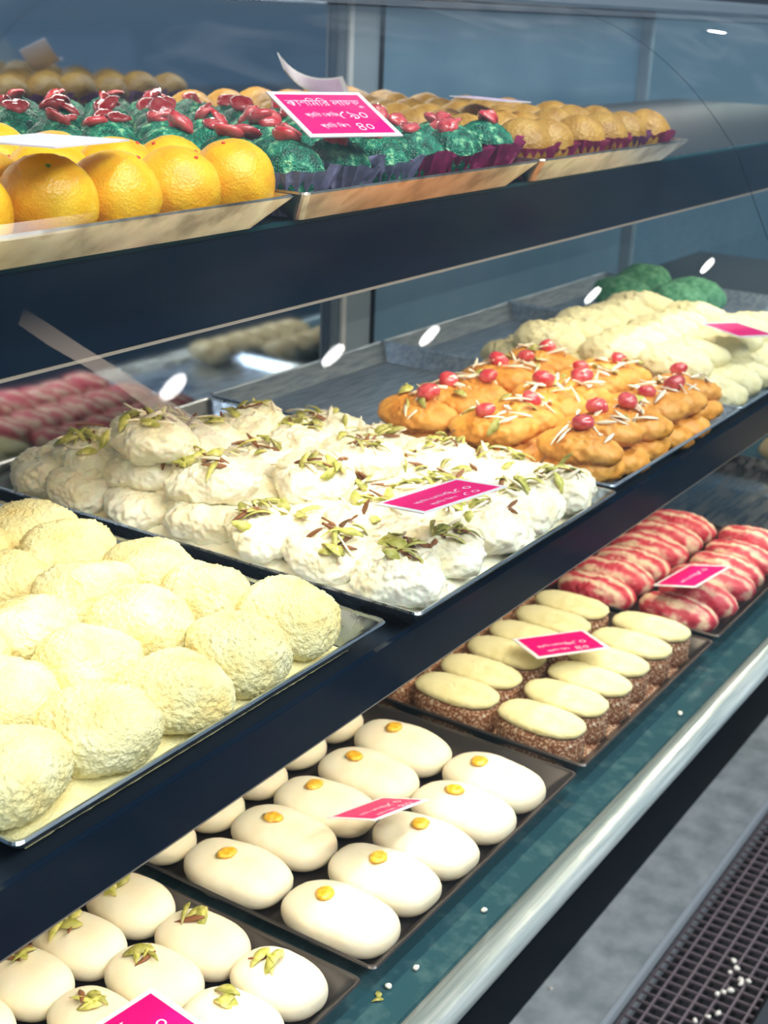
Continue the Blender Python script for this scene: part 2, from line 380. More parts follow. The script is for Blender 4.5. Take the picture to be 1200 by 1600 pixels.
# half-round moulding along the deck front
prof = [(-0.050, -0.2425)]
for k in range(13):
    a = R(95-k*15.5+0)
    prof.append((-0.058-0.0155*math.sin(R(k*15)), -0.2515+0.0085*math.cos(R(k*15))))
prof.append((-0.050, -0.2600))
vs = []; fs = []
n = len(prof)
for x in (X0, X1):
    for (y, z) in prof: vs.append((x, y, z+ZO))
for k in range(n): fs.append((k, (k+1) % n, n+(k+1) % n, n+k))
fs += [tuple(range(n)), tuple(reversed(range(n, 2*n)))]
me = mesh('moulding', vs, fs); part('moulding', me, M['moulding'])
cbox('moulding_base', X0, X1, -0.066, -0.050, -0.2645, -0.2601, M['shelf_glass'], 0.0008)
# shelves
mid = cbox('shelf', X0, X1, 0.003, 0.428, -0.0262, -0.0185, M['dark'])
cbox('shelf_edge', X0, X1, -0.0015, 0.004, -0.0480, -0.0470, M['edge_brass'], 0, )
cbox('fascia', X0, X1, -0.002, 0.003, -0.0470, -0.0120, M['fascia'], 0.0006)
top = cbox('shelf', X0, X1, 0.106, 0.505, 0.2232, 0.2298, M['dark'], 0.0)
cbox('shelf_front_glass', X0, X1, 0.0995, 0.1035, 0.2266, 0.2298, M['shelf_glass'], 0.0006)
cbox('fascia', X0, X1, 0.100, 0.105, 0.1765, 0.2265, M['fascia'], 0.0006)
cbox('shelf_edge', X0, X1, 0.0995, 0.106, 0.1748, 0.1764, M['edge_brass'])
for y, z, d in ((0.125, 0.2195, 0.2232), (0.03, -0.0345, -0.0262)):
    cbox('led_strip', X0, X1, y-0.007, y+0.007, z, d, M['led'])  # glowing housings added for the under-shelf fill lights
cbox('shelf_bracket', 1.59, 1.595, 0.11, 0.50, 0.185, 0.223, M['alu_dark'])
# back: sliding doors
bk = cbox('sliding_door', X0, 0.72, 0.575, 0.585, -0.26, 0.40, M['mirror'])
bk2 = cbox('sliding_door', 0.80, X1, 0.575, 0.585, -0.26, 0.40, M['backpanel'])
fr_ = cbox('door_stile', 0.722, 0.800, 0.562, 0.59, -0.26, 0.40, M['stile'], 0.002)
for a, b in ((0.722, 0.731), (0.792, 0.797)):
    cbox('stile_edge', a, b, 0.558, 0.562, -0.2, 0.40, M['stile_light'] if a < 0.75 else M['toe'])
cbox('end_pane', X1, X1+0.006, -0.05, 0.59, -0.24, 0.37, M['end_glass'])
cbox('end_post', X1-0.004, X1+0.012, 0.556, 0.59, -0.26, 0.40, M['stile'], 0.002)
# canopy
cbox('canopy', X0, X1, 0.262, 0.60, 0.372, 0.392, M['dark'])
cbox('canopy_rail', X0, X1, 0.246, 0.270, 0.362, 0.378, M['alu'], 0.003)
# front glass in two bent panes
gp = [(-0.062, -0.242), (-0.059, -0.12), (-0.056, -0.05), (-0.051, 0.02), (-0.043, 0.065), (-0.027, 0.10), (-0.0113, 0.13), (0.0047, 0.16), (0.0207, 0.19), (0.0366, 0.22),
      (0.0480, 0.240), (0.078, 0.274), (0.113, 0.305), (0.158, 0.334), (0.208, 0.354), (0.256, 0.364)]
def catmull(P, k):
    out = []
    for i in range(len(P)-1):
        p0 = Vector(P[max(i-1, 0)]); p1 = Vector(P[i]); p2 = Vector(P[i+1]); p3 = Vector(P[min(i+2, len(P)-1)])
        for j in range(k):
            t = j/k
            out.append(0.5*((2*p1)+(p2-p0)*t+(2*p0-5*p1+4*p2-p3)*t*t+(3*p1-p0-3*p2+p3)*t**3))
    out.append(Vector(P[-1])); return out
GP = catmull(gp, 6)
def bent(name, x0, x1, d=0.0):
    vs = []; fs = []
    for i, p in enumerate(GP):
        q = GP[min(i+1, len(GP)-1)]-GP[max(i-1, 0)]; q.normalize()
        nn = Vector((-q.y, q.x))*d
        for x in (x0, x1): vs.append((x, p.x+nn.x, p.y+nn.y+ZO))
    for i in range(len(GP)-1): fs.append((2*i, 2*i+1, 2*i+3, 2*i+2))
    return mesh(name, vs, fs)
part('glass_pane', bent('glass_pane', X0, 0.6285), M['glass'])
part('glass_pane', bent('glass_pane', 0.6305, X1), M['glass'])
part('pane_seam', bent('pane_seam', 0.6285, 0.6305), M['toe'])

# ceiling downlights in front of the case (seen only as reflections in the glass)
LAMPS = []
def disc(name, rr, z0, z1, seg=32):
    bm = bmesh.new(); bmesh.ops.create_cone(bm, cap_ends=True, segments=seg, radius1=rr, radius2=rr, depth=z1-z0)
    bmesh.ops.translate(bm, vec=(0, 0, (z0+z1)/2), verts=bm.verts)
    me = bpy.data.meshes.new(name); bm.to_mesh(me); bm.free(); return me
dl_me = disc('downlight_ring', 0.075, 0.0, 0.05); dd_me = disc('downlight_lens', 0.058, -0.004, 0.0)
for k, (x, y) in enumerate(((2.80, -2.38), (3.845, -2.48), (4.685, -2.56), (6.63, -2.68), (8.68, -2.79), (6.33, 1.555))):
    o = tag(empty('ceiling_downlight', (x, y, 1.8+ZO)), 'small round white ceiling downlight in a row over the customer side', 'ceiling light', 'ceiling downlights')
    link('ring', dl_me, M['alu'], o); link('lens', dd_me, M['lamp'], o)
# slanting reflection, painted as a see-through strip on the front glass
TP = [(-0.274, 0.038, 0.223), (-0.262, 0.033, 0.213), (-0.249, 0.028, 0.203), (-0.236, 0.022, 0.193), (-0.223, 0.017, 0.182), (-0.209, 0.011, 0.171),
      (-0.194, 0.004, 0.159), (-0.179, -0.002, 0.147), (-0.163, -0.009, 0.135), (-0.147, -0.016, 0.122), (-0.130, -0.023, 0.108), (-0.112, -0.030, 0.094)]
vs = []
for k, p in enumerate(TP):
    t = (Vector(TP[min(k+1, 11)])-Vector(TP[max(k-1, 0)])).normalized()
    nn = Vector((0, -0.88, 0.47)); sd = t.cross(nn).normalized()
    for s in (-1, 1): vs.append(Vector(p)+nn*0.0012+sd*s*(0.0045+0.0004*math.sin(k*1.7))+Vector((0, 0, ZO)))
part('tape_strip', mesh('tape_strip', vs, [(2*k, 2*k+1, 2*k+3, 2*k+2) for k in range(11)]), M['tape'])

# ------------------------------------------------------------------ trays
def rrect(x0, x1, y0, y1, rad, k=4):
    pts = []
    for cx, cy, a0 in ((x1-rad, y1-rad, 0), (x0+rad, y1-rad, 90), (x0+rad, y0+rad, 180), (x1-rad, y0+rad, 270)):
        for j in range(k+1):
            a = R(a0+90*j/k); pts.append((cx+rad*math.cos(a), cy+rad*math.sin(a)))
    return pts
def tray_me(name, wd=0.298, dp=0.42, h=0.018):
    rings = [(0.0165, 0.0), (0.0, h-0.001), (-0.0008, h), (0.0, h+0.0012), (0.0014, h+0.0012), (0.0022, h-0.0004), (0.0175, 0.0012)]
    vs = []; fs = []; k = 0
    for ins, z in rings:
        pts = rrect(ins, wd-ins, ins, dp-ins, 0.005)
        k = len(pts)
        vs += [(x, y, z) for x, y in pts]
    for i in range(len(rings)-1):
        for j in range(k):
            fs.append((i*k+j, i*k+(j+1) % k, (i+1)*k+(j+1) % k, (i+1)*k+j))
    fs.append(tuple(reversed(range(k)))); fs.append(tuple(range((len(rings)-1)*k, len(rings)*k)))
    me = mesh(name, vs, fs, smooth=False)
    return me
TM = {}
def tray(x, y, zlip, mk, label):
    if mk not in TM: TM[mk] = tray_me('tray_'+mk)
    o = link('sweet_tray', TM[mk], M[mk], None, (x, y, zlip-0.018+ZO))
    tag(o, label, 'tray', 'steel trays of sweets on the case shelves')
    return o
tray(-0.323, 0.079, 0.248, 'old_steel', 'shallow worn steel tray under the orange laddus on the top shelf')
tray(-0.015, 0.079, 0.248, 'old_steel', 'shallow worn steel tray under the green laddus on the top shelf')
tray(0.290, 0.079, 0.248, 'old_steel', 'shallow worn steel tray under the tan laddus on the top shelf')
tray(-0.323, 0.004, 0.0, 'steel', 'bright steel tray under cream powdered balls on the middle shelf')
tray(-0.006, -0.007, 0.0, 'steel', 'steel tray heaped with white nut-topped sweets on the middle shelf')
tray(0.301, 0.0, 0.0, 'dull_steel', 'dull steel tray, back half empty, under orange cherry-topped patties')
tray(0.602, 0.0, 0.0, 'dull_steel', 'dull steel tray under pale powdered rolls on the middle shelf')
tray(0.903, 0.0, 0.0, 'dull_steel', 'dull steel tray under green mounds beyond the pale powdered rolls')
tray(-0.372, -0.020, -0.224, 'dark_steel', 'dark steel tray under pistachio-topped ovals on the bottom deck')
tray(-0.062, -0.021, -0.224, 'dark_steel', 'dark steel tray under raisin-topped ovals on the bottom deck')
tray(0.249, -0.021, -0.224, 'dark_steel', 'dark steel tray under brown powder-topped cakes on the bottom deck')
tray(0.560, -0.021, -0.224, 'dark_steel', 'dark steel tray under red striped rolls on the bottom deck')
tray(0.871, -0.021, -0.224, 'steel', 'bright steel tray with an empty back half beyond the red striped rolls')
ZT, ZM, ZB = 0.2315+ZO, -0.0165+ZO, -0.2405+ZO   # tray floors of the three levels

ORD = ['', 'second ', 'third ', 'fourth ', 'fifth ', 'sixth ', 'seventh ', 'eighth ', 'ninth ', 'tenth ']
def rowword(i): return 'front row' if i == 0 else ORD[i]+'row back'
def colword(j): return ('nearest ' if j == 0 else ORD[j]+'from ')
def where(i, j, ref): return rowword(i)+', '+colword(j)+ref

# ------------------------------------------------------------------ top shelf: laddus
def jit(a): return rnd.uniform(-a, a)
om = [blob('orange_laddu_mesh', 5, 0.0245, 0.0245, 0.0232, noises=((60, 0.0010, 'n'), (420, 0.00035, 'n')), seed=k) for k in range(3)]
fk = blob('fleck_mesh', 1, 0.0022, 0.0015, 0.0008, seed=2)
for i in range(4):
    for j in range(6):
        x = -0.0415-j*0.0495+jit(0.002); y = 0.110+i*0.0485+jit(0.002)
        if j > 4 or (i >= 2 and j < 1): continue
        mi = rnd.randrange(3)
        o = link('orange_laddu', om[mi], M['orange'], None, (x, y, ZT), (0, 0, rnd.uniform(0, 6.28)), (1+jit(0.03),)*3)
        tag(o, 'round orange laddu, '+where(i, j, 'the green laddus'), 'laddu', 'orange laddus on the top shelf')
        for q in range(2):
            a = rnd.uniform(0, 6.28); rr = rnd.uniform(0.010, 0.021)
            h, nn = top_at(om[mi], rr*math.cos(a), rr*math.sin(a))
            if h: link('fruit_fleck', fk, M['fleck_red'] if rnd.random() < 0.6 else M['fleck_green'], o, h-nn*0.0006, nn.to_track_quat('Z', 'Y').to_euler())
# paper cups
def cup_me(name, seed):
    rr = random.Random(seed); vs = []; fs = []; N = 44
    for L, (ra, z) in enumerate(((0.0140, 0.0), (0.0165, 0.007), (0.0212, 0.015), (0.0275, 0.0245))):
        for k in range(N):
            a = 2*math.pi*k/N; pl = (1 if k % 2 else -1)*(0.0004+0.0005*L)
            top_ = L == 3
            fl = 0.0022*math.sin(3*a+seed)+0.0016*math.sin(5*a+2*seed) if L >= 2 else 0
            vs.append(((ra+pl+fl*0.7)*math.cos(a), (ra+pl+fl*0.7)*math.sin(a), z+(fl+rr.uniform(-0.0006, 0.0006) if top_ else 0)))
    for L in range(3):
        for k in range(N): fs.append((L*N+k, L*N+(k+1) % N, (L+1)*N+(k+1) % N, (L+1)*N+k))
    fs.append(tuple(reversed(range(N))))
    return mesh(name, vs, fs, smooth=False)
cups = {}
for nm in ('cup_magenta', 'cup_purple', 'cup_lilac'):
    cups[nm] = [cup_me(nm+'_mesh', k+len(nm)) for k in range(3)]
gm = [blob('green_laddu_mesh', 5, 0.0224, 0.0224, 0.0198, noises=((50, 0.0018, 'n'), (280, 0.0009, 'n'), (620, 0.0007, 'n')), seed=k+20) for k in range(4)]
chm = [blob('cherry_mesh', 3, 0.0098, 0.0078, 0.0034, noises=((110, 0.0032, 'n'), (300, 0.0012, 'n')), seed=k+30) for k in range(4)]
for i in range(8):
    for j in range(6):
        x = 0.014+j*0.0492+jit(0.003)-0.0; y = 0.114+i*0.0485+jit(0.0025)
        mi = rnd.randrange(4)
        o = link('green_laddu', gm[mi], M['green'], None, (x, y, ZT+0.0028+jit(0.001)), (0, 0, rnd.uniform(0, 6.28)), (1+jit(0.05),)*3)
        tag(o, 'green laddu with red cherry, '+where(i, j, 'orange laddus'), 'laddu', 'green laddus on the top shelf')
        cn = 'cup_lilac' if (j < 3 and i < 2) else rnd.choice(['cup_magenta', 'cup_magenta', 'cup_purple'])
        link('paper_cup', cups[cn][rnd.randrange(3)], M[cn], o, (0, 0, -0.0030), (0, 0, rnd.uniform(0, 6)))
        if i == 0: o.children[0].scale = (1.08, 1.08, 1.15)
        for q in range(2 if rnd.random() < 0.35 else 1):
            h, nn = top_at(gm[mi], jit(0.007), jit(0.007))
            e = Euler((jit(0.8), jit(0.8), rnd.uniform(0, 6.28)))
            link('cherry', chm[rnd.randrange(4)], M['cherry'], o, h+Vector((0, 0, -0.0018)), e, (rnd.uniform(0.85, 1.15),)*3)
tm_ = [blob('tan_laddu_mesh', 4, 0.0238, 0.0238, 0.0205, noises=((55, 0.0018, 'n'), (300, 0.0006, 'n')), seed=k+40) for k in range(3)]
for i in range(8):
    for j in range(6):
        x = 0.318+j*0.0490+jit(0.0025); y = 0.114+i*0.0485+jit(0.0025)
        o = link('tan_laddu', tm_[rnd.randrange(3)], M['tan'], None, (x, y, ZT+0.0028), (0, 0, rnd.uniform(0, 6.28)), (1+jit(0.04),)*3)
        tag(o, 'tan yellow laddu in purple cup, '+where(i, j, 'green laddus'), 'laddu', 'tan laddus on the top shelf')
        cn = rnd.choice(['cup_purple', 'cup_purple', 'cup_magenta'])
        link('paper_cup', cups[cn][rnd.randrange(3)], M[cn], o, (0, 0, -0.0030), (0, 0, rnd.uniform(0, 6)))

# ------------------------------------------------------------------ toppings
def sliver_me(name, ln, wd, th, bend, seed):
    rr = random.Random(seed); vs = []; fs = []; N = 7
    for k in range(N):
        t = k/(N-1)*2-1; half = wd*0.5*max(0.18, (1-abs(t)**2.4))*(1+rr.uniform(-.15, .15))
        z = bend*(1-t*t); tw = 0.5*t*rr.uniform(0.6, 1)
        for s, q in ((-1, 0), (1, 0), (1, 1), (-1, 1)):
            vs.append((t*ln/2, s*half*math.cos(tw), z+(q-0.0)*th+s*half*math.sin(tw)))
    for k in range(N-1):
        a = 4*k; b = a+4
        for j in range(4): fs.append((a+j, a+(j+1) % 4, b+(j+1) % 4, b+j))
    fs.append((3, 2, 1, 0)); e = 4*(N-1); fs.append((e, e+1, e+2, e+3))
    return mesh(name, vs, fs)
pis = [sliver_me('pistachio_mesh', 0.014+0.003*k, 0.0082-0.0014*k, 0.0009, 0.0016+0.0006*k, k) for k in range(4)]
alm = [sliver_me('almond_mesh', 0.018+0.003*k, 0.0032+0.0004*k, 0.0013, 0.0006*k, k+9) for k in range(3)]
def topping(o, me, names, n, rad, lift=0.0003, tilt=0.35, clump=None):
    cx, cy = clump or (0, 0)
    for q in range(n):
        a = rnd.uniform(0, 6.28); rr = rad*math.sqrt(rnd.random())
        h, nn = top_at(me, cx+rr*math.cos(a), cy+rr*math.sin(a))
        if h is None: continue
        nm = rnd.choice(names)
        src, mt = {'p': (pis, M['pistachio']), 'a': (alm, M['almond']), 'b': (alm, M['brown_skin'])}[nm]
        qt = nn.to_track_quat('Z', 'Y') @ Euler((jit(tilt), jit(tilt), rnd.uniform(0, 6.28))).to_quaternion()
        link({'p': 'pistachio_flake', 'a': 'almond_sliver', 'b': 'almond_skin'}[nm], src[rnd.randrange(len(src))], mt, o,
             h+nn*(lift+q*0.00025), qt.to_euler(), (rnd.uniform(0.75, 1.15),)*3)

# ------------------------------------------------------------------ middle shelf
pm = [blob('powdered_ball_mesh', 6, 0.0292, 0.0302, 0.0200, p=2.35, noises=((30, 0.0055, 'n'), (120, 0.0008, 'n'), (420, 0.0011, 'n'), (900, 0.0010, 'n')), seed=k+50) for k in range(5)]
for i in range(7):
    for j in range(6):
        x = -0.072-j*0.0545+jit(0.004)-(0.012 if i % 2 else 0); y = 0.042+i*0.0560+jit(0.004)
        if x < -0.312: continue
        z = ZM+(0.002 if i == 0 else 0.004)
        o = link('powdered_ball', pm[rnd.randrange(5)], M['cream_powder'], None, (x, y, z), (0, 0, rnd.uniform(0, 6.28)), (1+jit(0.06), 1+jit(0.06), 1+jit(0.08)))
        tag(o, 'large cream ball rolled in crumbly powder, '+where(i, j, 'nut-topped tray'), 'sweet', 'cream powdered balls')
cm = [blob('cream_patty_mesh', 6, 0.0318, 0.0333, 0.0150, p=2.3, noises=((36, 0.0075, 'n'), (75, 0.0022, 'r'), (210, 0.0016, 'f'), (500, 0.0006, 'n')), seed=k+60) for k in range(5)]
cnt = 0
for lay in range(3):
    for i in range(7):
        for j in range(5):
            x = 0.040+j*0.0555+jit(0.004); y = 0.038+i*0.0545+jit(0.004)
            if lay == 1 and not ((i == 2 and 1 <= j <= 2) or (i == 3 and j <= 2) or (i == 4 and j <= 2) or (i == 5 and j <= 1)): continue
            if lay == 2 and not (i == 4 and j == 0): continue
            if lay == 0 and i >= 5 and j >= 3: continue
            z = ZM+0.001+lay*0.021
            if lay: x += 0.02/lay; y += 0.012/lay
            mi = rnd.randrange(5)
            o = link('nut_topped_sweet', cm[mi], M['white_cream'], None, (x, y, z), (jit(0.10)*(lay > 0), jit(0.10)*(lay > 0), rnd.uniform(0, 6.28)), (1+jit(0.06),)*3)
            tag(o, 'white nut-topped patty, '+('', 'heaped on top, ', 'topmost of the heap, ')[lay]+where(i, j, 'powdered balls'), 'sweet', 'white nut-topped patties')
            if lay == 0 and 3 <= i <= 6 and j <= 2: continue
            cx, cy = jit(0.012), jit(0.012)
            topping(o, cm[mi], ['p', 'p', 'p', 'a', 'a', 'b'], rnd.randint(9, 13), 0.014, clump=(cx, cy))
            topping(o, cm[mi], ['a', 'p', 'p', 'b'], 6, 0.026)
# orange patties
pm2 = [blob('orange_patty_mesh', 5, 0.0245, 0.037, 0.0130, p=2.2, noises=((45, 0.0042, 'n'), (140, 0.0020, 'r'), (260, 0.0016, 'f')), seed=k+70) for k in range(4)]
hm = [blob('cherry_ball_mesh', 3, 0.0094, 0.0090, 0.0066, noises=((150, 0.0014, 'n'), (400, 0.0005, 'n')), seed=k+80) for k in range(3)]
def patty(x, y, z, i, j, word, ch=True):
    mi = rnd.randrange(4)
    o = link('orange_patty', pm2[mi], M['orange_patty'], None, (x, y, z), (jit(0.10), jit(0.10), jit(0.35)), (1+jit(0.06),)*3)
    tag(o, 'orange patty '+word+', '+where(i, j, 'nut-topped tray'), 'sweet', 'orange cherry-topped patties')
    if ch:
        h, nn = top_at(pm2[mi], jit(0.006), jit(0.014))
        link('cherry', hm[rnd.randrange(3)], M['cherry'], o, h-Vector((0, 0, 0.0016)), (jit(0.4), jit(0.4), rnd.uniform(0, 6)), (rnd.uniform(0.9, 1.15),)*3)
        topping(o, pm2[mi], ['a', 'a', 'a', 'a', 'p'], rnd.randint(9, 12), 0.024)
for i in range(3):
    for j in range(6):
        patty(0.330+j*0.0475+jit(0.003), 0.042+i*0.077+jit(0.004), ZM+0.001, i, j, 'of the lower layer', False)
for i in range(3):
    for j in range(6):
        patty(0.326+j*0.0485+jit(0.003), 0.044+i*0.077+jit(0.004), ZM+0.0200, i, j, 'with red cherry on top')
# pale powdered rolls
rm = [blob('powdered_roll_mesh', 5, 0.0235, 0.040, 0.0170, p=2.2, noises=((40, 0.0050, 'n'), (150, 0.0022, 'f'), (620, 0.0009, 'n')), seed=k+90) for k in range(4)]
for lay in range(2):
    for i in range(4-lay):
        for j in range(6):
            x = 0.630+j*0.0478+jit(0.003); y = 0.048+i*0.072+jit(0.004)+lay*0.034
            o = link('powdered_roll', rm[rnd.randrange(4)], M['pale_powder'], None, (x, y, ZM+0.001+lay*0.022), (jit(0.06), jit(0.06), jit(0.18)), (1+jit(0.05),)*3)
            tag(o, 'pale powdered roll of '+('upper' if lay else 'lower')+' layer, '+where(i, j, 'orange patties'), 'sweet', 'pale powdered rolls')
gm2 = [blob('green_mound_mesh', 4, 0.033, 0.042, 0.024, noises=((40, 0.005, 'n'), (200, 0.002, 'f')), seed=k+95) for k in range(2)]
for i in range(2):
    for j in range(2):
        o = link('green_mound_sweet', gm2[(i+j) % 2], M['green_mound'], None, (1.02+j*0.066, 0.235+i*0.075, ZM+0.001), (0, 0, i*j), (1, 1, 1+0.15*((i*j) % 3)))
        tag(o, 'crumbly green mound of sweet, '+where(i, j, 'pale powdered rolls'), 'sweet', 'green mounds behind the powdered rolls')

# ------------------------------------------------------------------ bottom deck
wm = [blob('raisin_oval_mesh', 5, 0.0268, 0.0425, 0.0140, p=2.6, noises=((40, 0.0012, 'n'), (260, 0.0003, 'n')), seed=k+100) for k in range(4)]
ra = [blob('raisin_mesh', 3, 0.0066, 0.0084, 0.0022, noises=((220, 0.0009, 'n'),), seed=k+110) for k in range(3)]
for i in range(4):
    for j in range(5):
        x = -0.030+j*0.0545+jit(0.0015); y = 0.028+i*0.0880+jit(0.002)
        mi = rnd.randrange(4)
        o = link('raisin_oval_sweet', wm[mi], M['oval_white'], None, (x, y, ZB), (0, 0, jit(0.05)), (1+jit(0.02),)*3)
        tag(o, 'white oval sweet with golden raisin, '+where(i, j, 'pistachio ovals'), 'sweet', 'raisin-topped white ovals')
        h, nn = top_at(wm[mi], jit(0.003), 0.010+jit(0.004))
        link('raisin', ra[rnd.randrange(3)], M['raisin'], o, h-Vector((0, 0, 0.0009)), (0, 0, rnd.uniform(0, 6)), (1, 1, 1))
vm = [blob('pistachio_oval_mesh', 5, 0.0238, 0.0325, 0.0150, p=2.4, noises=((40, 0.0012, 'n'), (200, 0.0002, 'n')), seed=k+120) for k in range(3)]
for i in range(5):
    for j in range(5):
        x = -0.104-j*0.0470+jit(0.002); y = 0.022+i*0.0645+jit(0.002)
        mi = rnd.randrange(3)
        o = link('pistachio_oval_sweet', vm[mi], M['oval_cream'], None, (x, y, ZB), (0, 0, jit(0.08)), (1+jit(0.02),)*3)
        tag(o, 'smooth cream oval with pistachio bits, '+where(i, j, 'raisin ovals'), 'sweet', 'pistachio-topped cream ovals')
        topping(o, vm[mi], ['p', 'p', 'p', 'p', 'b'], 6, 0.0075, clump=(jit(0.003), 0.006+jit(0.004)))
# beds of loose powder between the sweets
def bed(name, x0, x1, y0, y1, z, h, m, label, seed):
    NX, NY = 70, 90; vs = []; fs = []
    for a in range(NX+1):
        for b in range(NY+1):
            x = x0+(x1-x0)*a/NX; y = y0+(y1-y0)*b/NY
            e = min(a, b, NX-a, NY-b)/4
            v = Vector((x*60, y*60, seed))
            vs.append((x+0.002*noise.noise(v*1.5), y, z+0.0006+h*min(1, e)*(0.75+0.5*noise.noise(v))+0.0006*noise.noise(v*9)))
    for a in range(NX):
        for b in range(NY): k = a*(NY+1)+b; fs.append((k, k+NY+1, k+NY+2, k+1))
    o = link(name, mesh(name, vs, fs), m)
    tag(o, label, 'crumbs', None, 'stuff'); return o
bed('loose_powder', -0.305, -0.046, 0.018, 0.40, ZM, 0.010, M['cream_powder'], 'loose cream powder lying in the tray between the powdered balls', 1)
bed('loose_cream', 0.012, 0.274, 0.012, 0.39, ZM, 0.014, M['white_cream'], 'white curd spread in the tray under the nut-topped patties', 2)
bed('brown_cake_crumbs', 0.268, 0.531, -0.004, 0.375, ZB, 0.0022, M['brown_cake'], 'brown sugary crumbs in the tray around the powder-topped cakes', 3)
bw = bmesh.new()
pts = [(0.016, 0), (0.022, 0.012), (0.026, 0.028), (0.0245, 0.028), (0.0205, 0.013), (0.0, 0.004)]
vs = []; fs = []; N = 32
for rr, z in pts:
    for k in range(N): vs.append((rr*math.cos(2*math.pi*k/N), rr*math.sin(2*math.pi*k/N), z))
for L in range(len(pts)-1):
    for k in range(N): fs.append((L*N+k, L*N+(k+1) % N, (L+1)*N+(k+1) % N, (L+1)*N+k))
fs.append(tuple(reversed(range(N))))
bw.free()
tag(link('small_bowl', mesh('small_bowl', vs, fs), M['cup_white'], None, (0.99, 0.118, ZM+0.001)), 'small plain white bowl standing beyond the pale powdered rolls', 'bowl')
# brown cakes with powder tops
def stadium_prism(name, wd, ln, h, seed, amp, dome):
    rr = rnd; N = 40; vs = []; fs = []
    rings = [(0.97, 0.0), (1.0, h*0.3), (1.0, h*0.75), (0.985, h*0.92), (0.93, h), (0.75, h+dome*0.5), (0.4, h+dome*0.9)]
    off = Vector((seed*3.3, seed*1.7, 2.0))
    for s, z in rings:
        for k in range(N):
            a = 2*math.pi*k/N; c, sn = math.cos(a), math.sin(a)
            ra_ = (abs(c/wd)**2.8+abs(sn/ln)**2.8)**(-1/2.8)*s
            v = Vector((ra_*c, ra_*sn, z)); d = noise.noise(v*160+off)*amp+noise.noise(v*420+off)*amp*0.6
            vs.append((v.x+c*d, v.y+sn*d, z+(d*0.6 if z > 0 else 0)))
    for L in range(len(rings)-1):
        for k in range(N): fs.append((L*N+k, L*N+(k+1) % N, (L+1)*N+(k+1) % N, (L+1)*N+k))
    fs.append(tuple(reversed(range(N)))); fs.append(tuple(range((len(rings)-1)*N, len(rings)*N)))
    return mesh(name, vs, fs)
bm_ = [stadium_prism('brown_cake_mesh', 0.0215, 0.039, 0.026, k, 0.0012, 0.001) for k in range(3)]
tp_ = [blob('powder_top_mesh', 5, 0.0222, 0.0395, 0.0066, p=2.6, noises=((90, 0.0012, 'n'), (480, 0.0011, 'n')), seed=k+130) for k in range(3)]
for i in range(4):
    for j in range(6):
        x = 0.277+j*0.0468+jit(0.0015); y = 0.034+i*0.0840+jit(0.002)
        o = link('powder_topped_cake', bm_[rnd.randrange(3)], M['brown_cake'], None, (x, y, ZB), (0, 0, jit(0.04)))
        tag(o, 'brown cake with cream powder top, '+where(i, j, 'raisin ovals'), 'sweet', 'brown powder-topped cakes')
        link('powder_topping', tp_[rnd.randrange(3)], M['cake_powder'], o, (0, 0, 0.0235), (0, 0, 0))
sm = [blob('striped_roll_mesh', 5, 0.0225, 0.045, 0.0175, p=2.3, noises=((50, 0.0020, 'n'), (140, 0.0016, 'f')), seed=k+140) for k in range(3)]
for i in range(3):
    for j in range(6):
        x = 0.588+j*0.0480+jit(0.002); y = 0.032+i*0.094+jit(0.002)
        o = link('striped_roll', sm[rnd.randrange(3)], M['stripe'], None, (x, y, ZB), (0, 0, jit(0.10)), (1+jit(0.04),)*3)
        tag(o, 'red and cream striped roll, '+where(i, j, 'brown cakes'), 'sweet', 'red striped rolls')

tr2 = [blob('tan_roll_mesh', 4, 0.0235, 0.040, 0.0190, p=2.2, noises=((45, 0.0040, 'n'), (150, 0.0016, 'f')), seed=k+150) for k in range(2)]
for i in range(2):
    for j in range(2*i, 6):
        o = link('tan_roll', tr2[(i+j) % 2], M['tan_roll'], None, (1.128+j*0.0475, 0.035+i*0.085, ZB), (0, 0, jit(0.15)))
        tag(o, 'crumbly tan roll mirrored in the back glass, '+where(i, j, 'red striped rolls'), 'sweet', 'tan rolls beyond the striped rolls')

# ------------------------------------------------------------------ price cards
def text_me(s, size, align):
    c = bpy.data.curves.new('text', 'FONT'); c.body = s; c.size = size; c.align_x = align; c.resolution_u = 2
    o = bpy.data.objects.new('text', c); C.objects.link(o)
    bpy.context.view_layer.update()
    me = bpy.data.meshes.new_from_object(o.evaluated_get(bpy.context.evaluated_depsgraph_get()))
    me.materials.clear()
    bpy.data.objects.remove(o); bpy.data.curves.remove(c)
    return me
def card(loc, rotvec, label, lines, pink='card_pink', size=(0.075, 0.05), curl=0.0):
    a, b = size
    def sheet(nm, a, b, z0, z1):
        vs = []; fs = []; N = 10
        for k in range(N+1):
            x = (k/N-0.5)*a; zc = curl*(2*x/size[0])**2
            vs += [(x, -b/2, z0+zc), (x, b/2, z0+zc), (x, b/2, z1+zc), (x, -b/2, z1+zc)]
        for k in range(N):
            for j in range(4): fs.append((4*k+j, 4*k+(j+1) % 4, 4*k+4+(j+1) % 4, 4*k+4+j))
        fs += [(3, 2, 1, 0), (4*N, 4*N+1, 4*N+2, 4*N+3)]
        return mesh(nm, vs, fs, False)
    o = link('price_card', sheet('price_card', a, b, -0.0005, 0.0003), M['card'], None, (loc[0], loc[1], loc[2]+ZO))
    v = Vector(rotvec); th = v.length
    o.rotation_euler = Matrix.Rotation(th, 3, v.normalized()).to_euler() if th > 1e-6 else (0, 0, 0)
    tag(o, label, 'price card', 'pink price cards on the sweets')
    link('printed_panel', sheet('printed_panel', a-0.008, b-0.007, 0.0003, 0.00045), M[pink], o)
    for (s, size_, x, y, al) in lines:
        link('lettering', text_me(s, size_, al), M['letter'], o, (x, y, 0.0007))
    return o
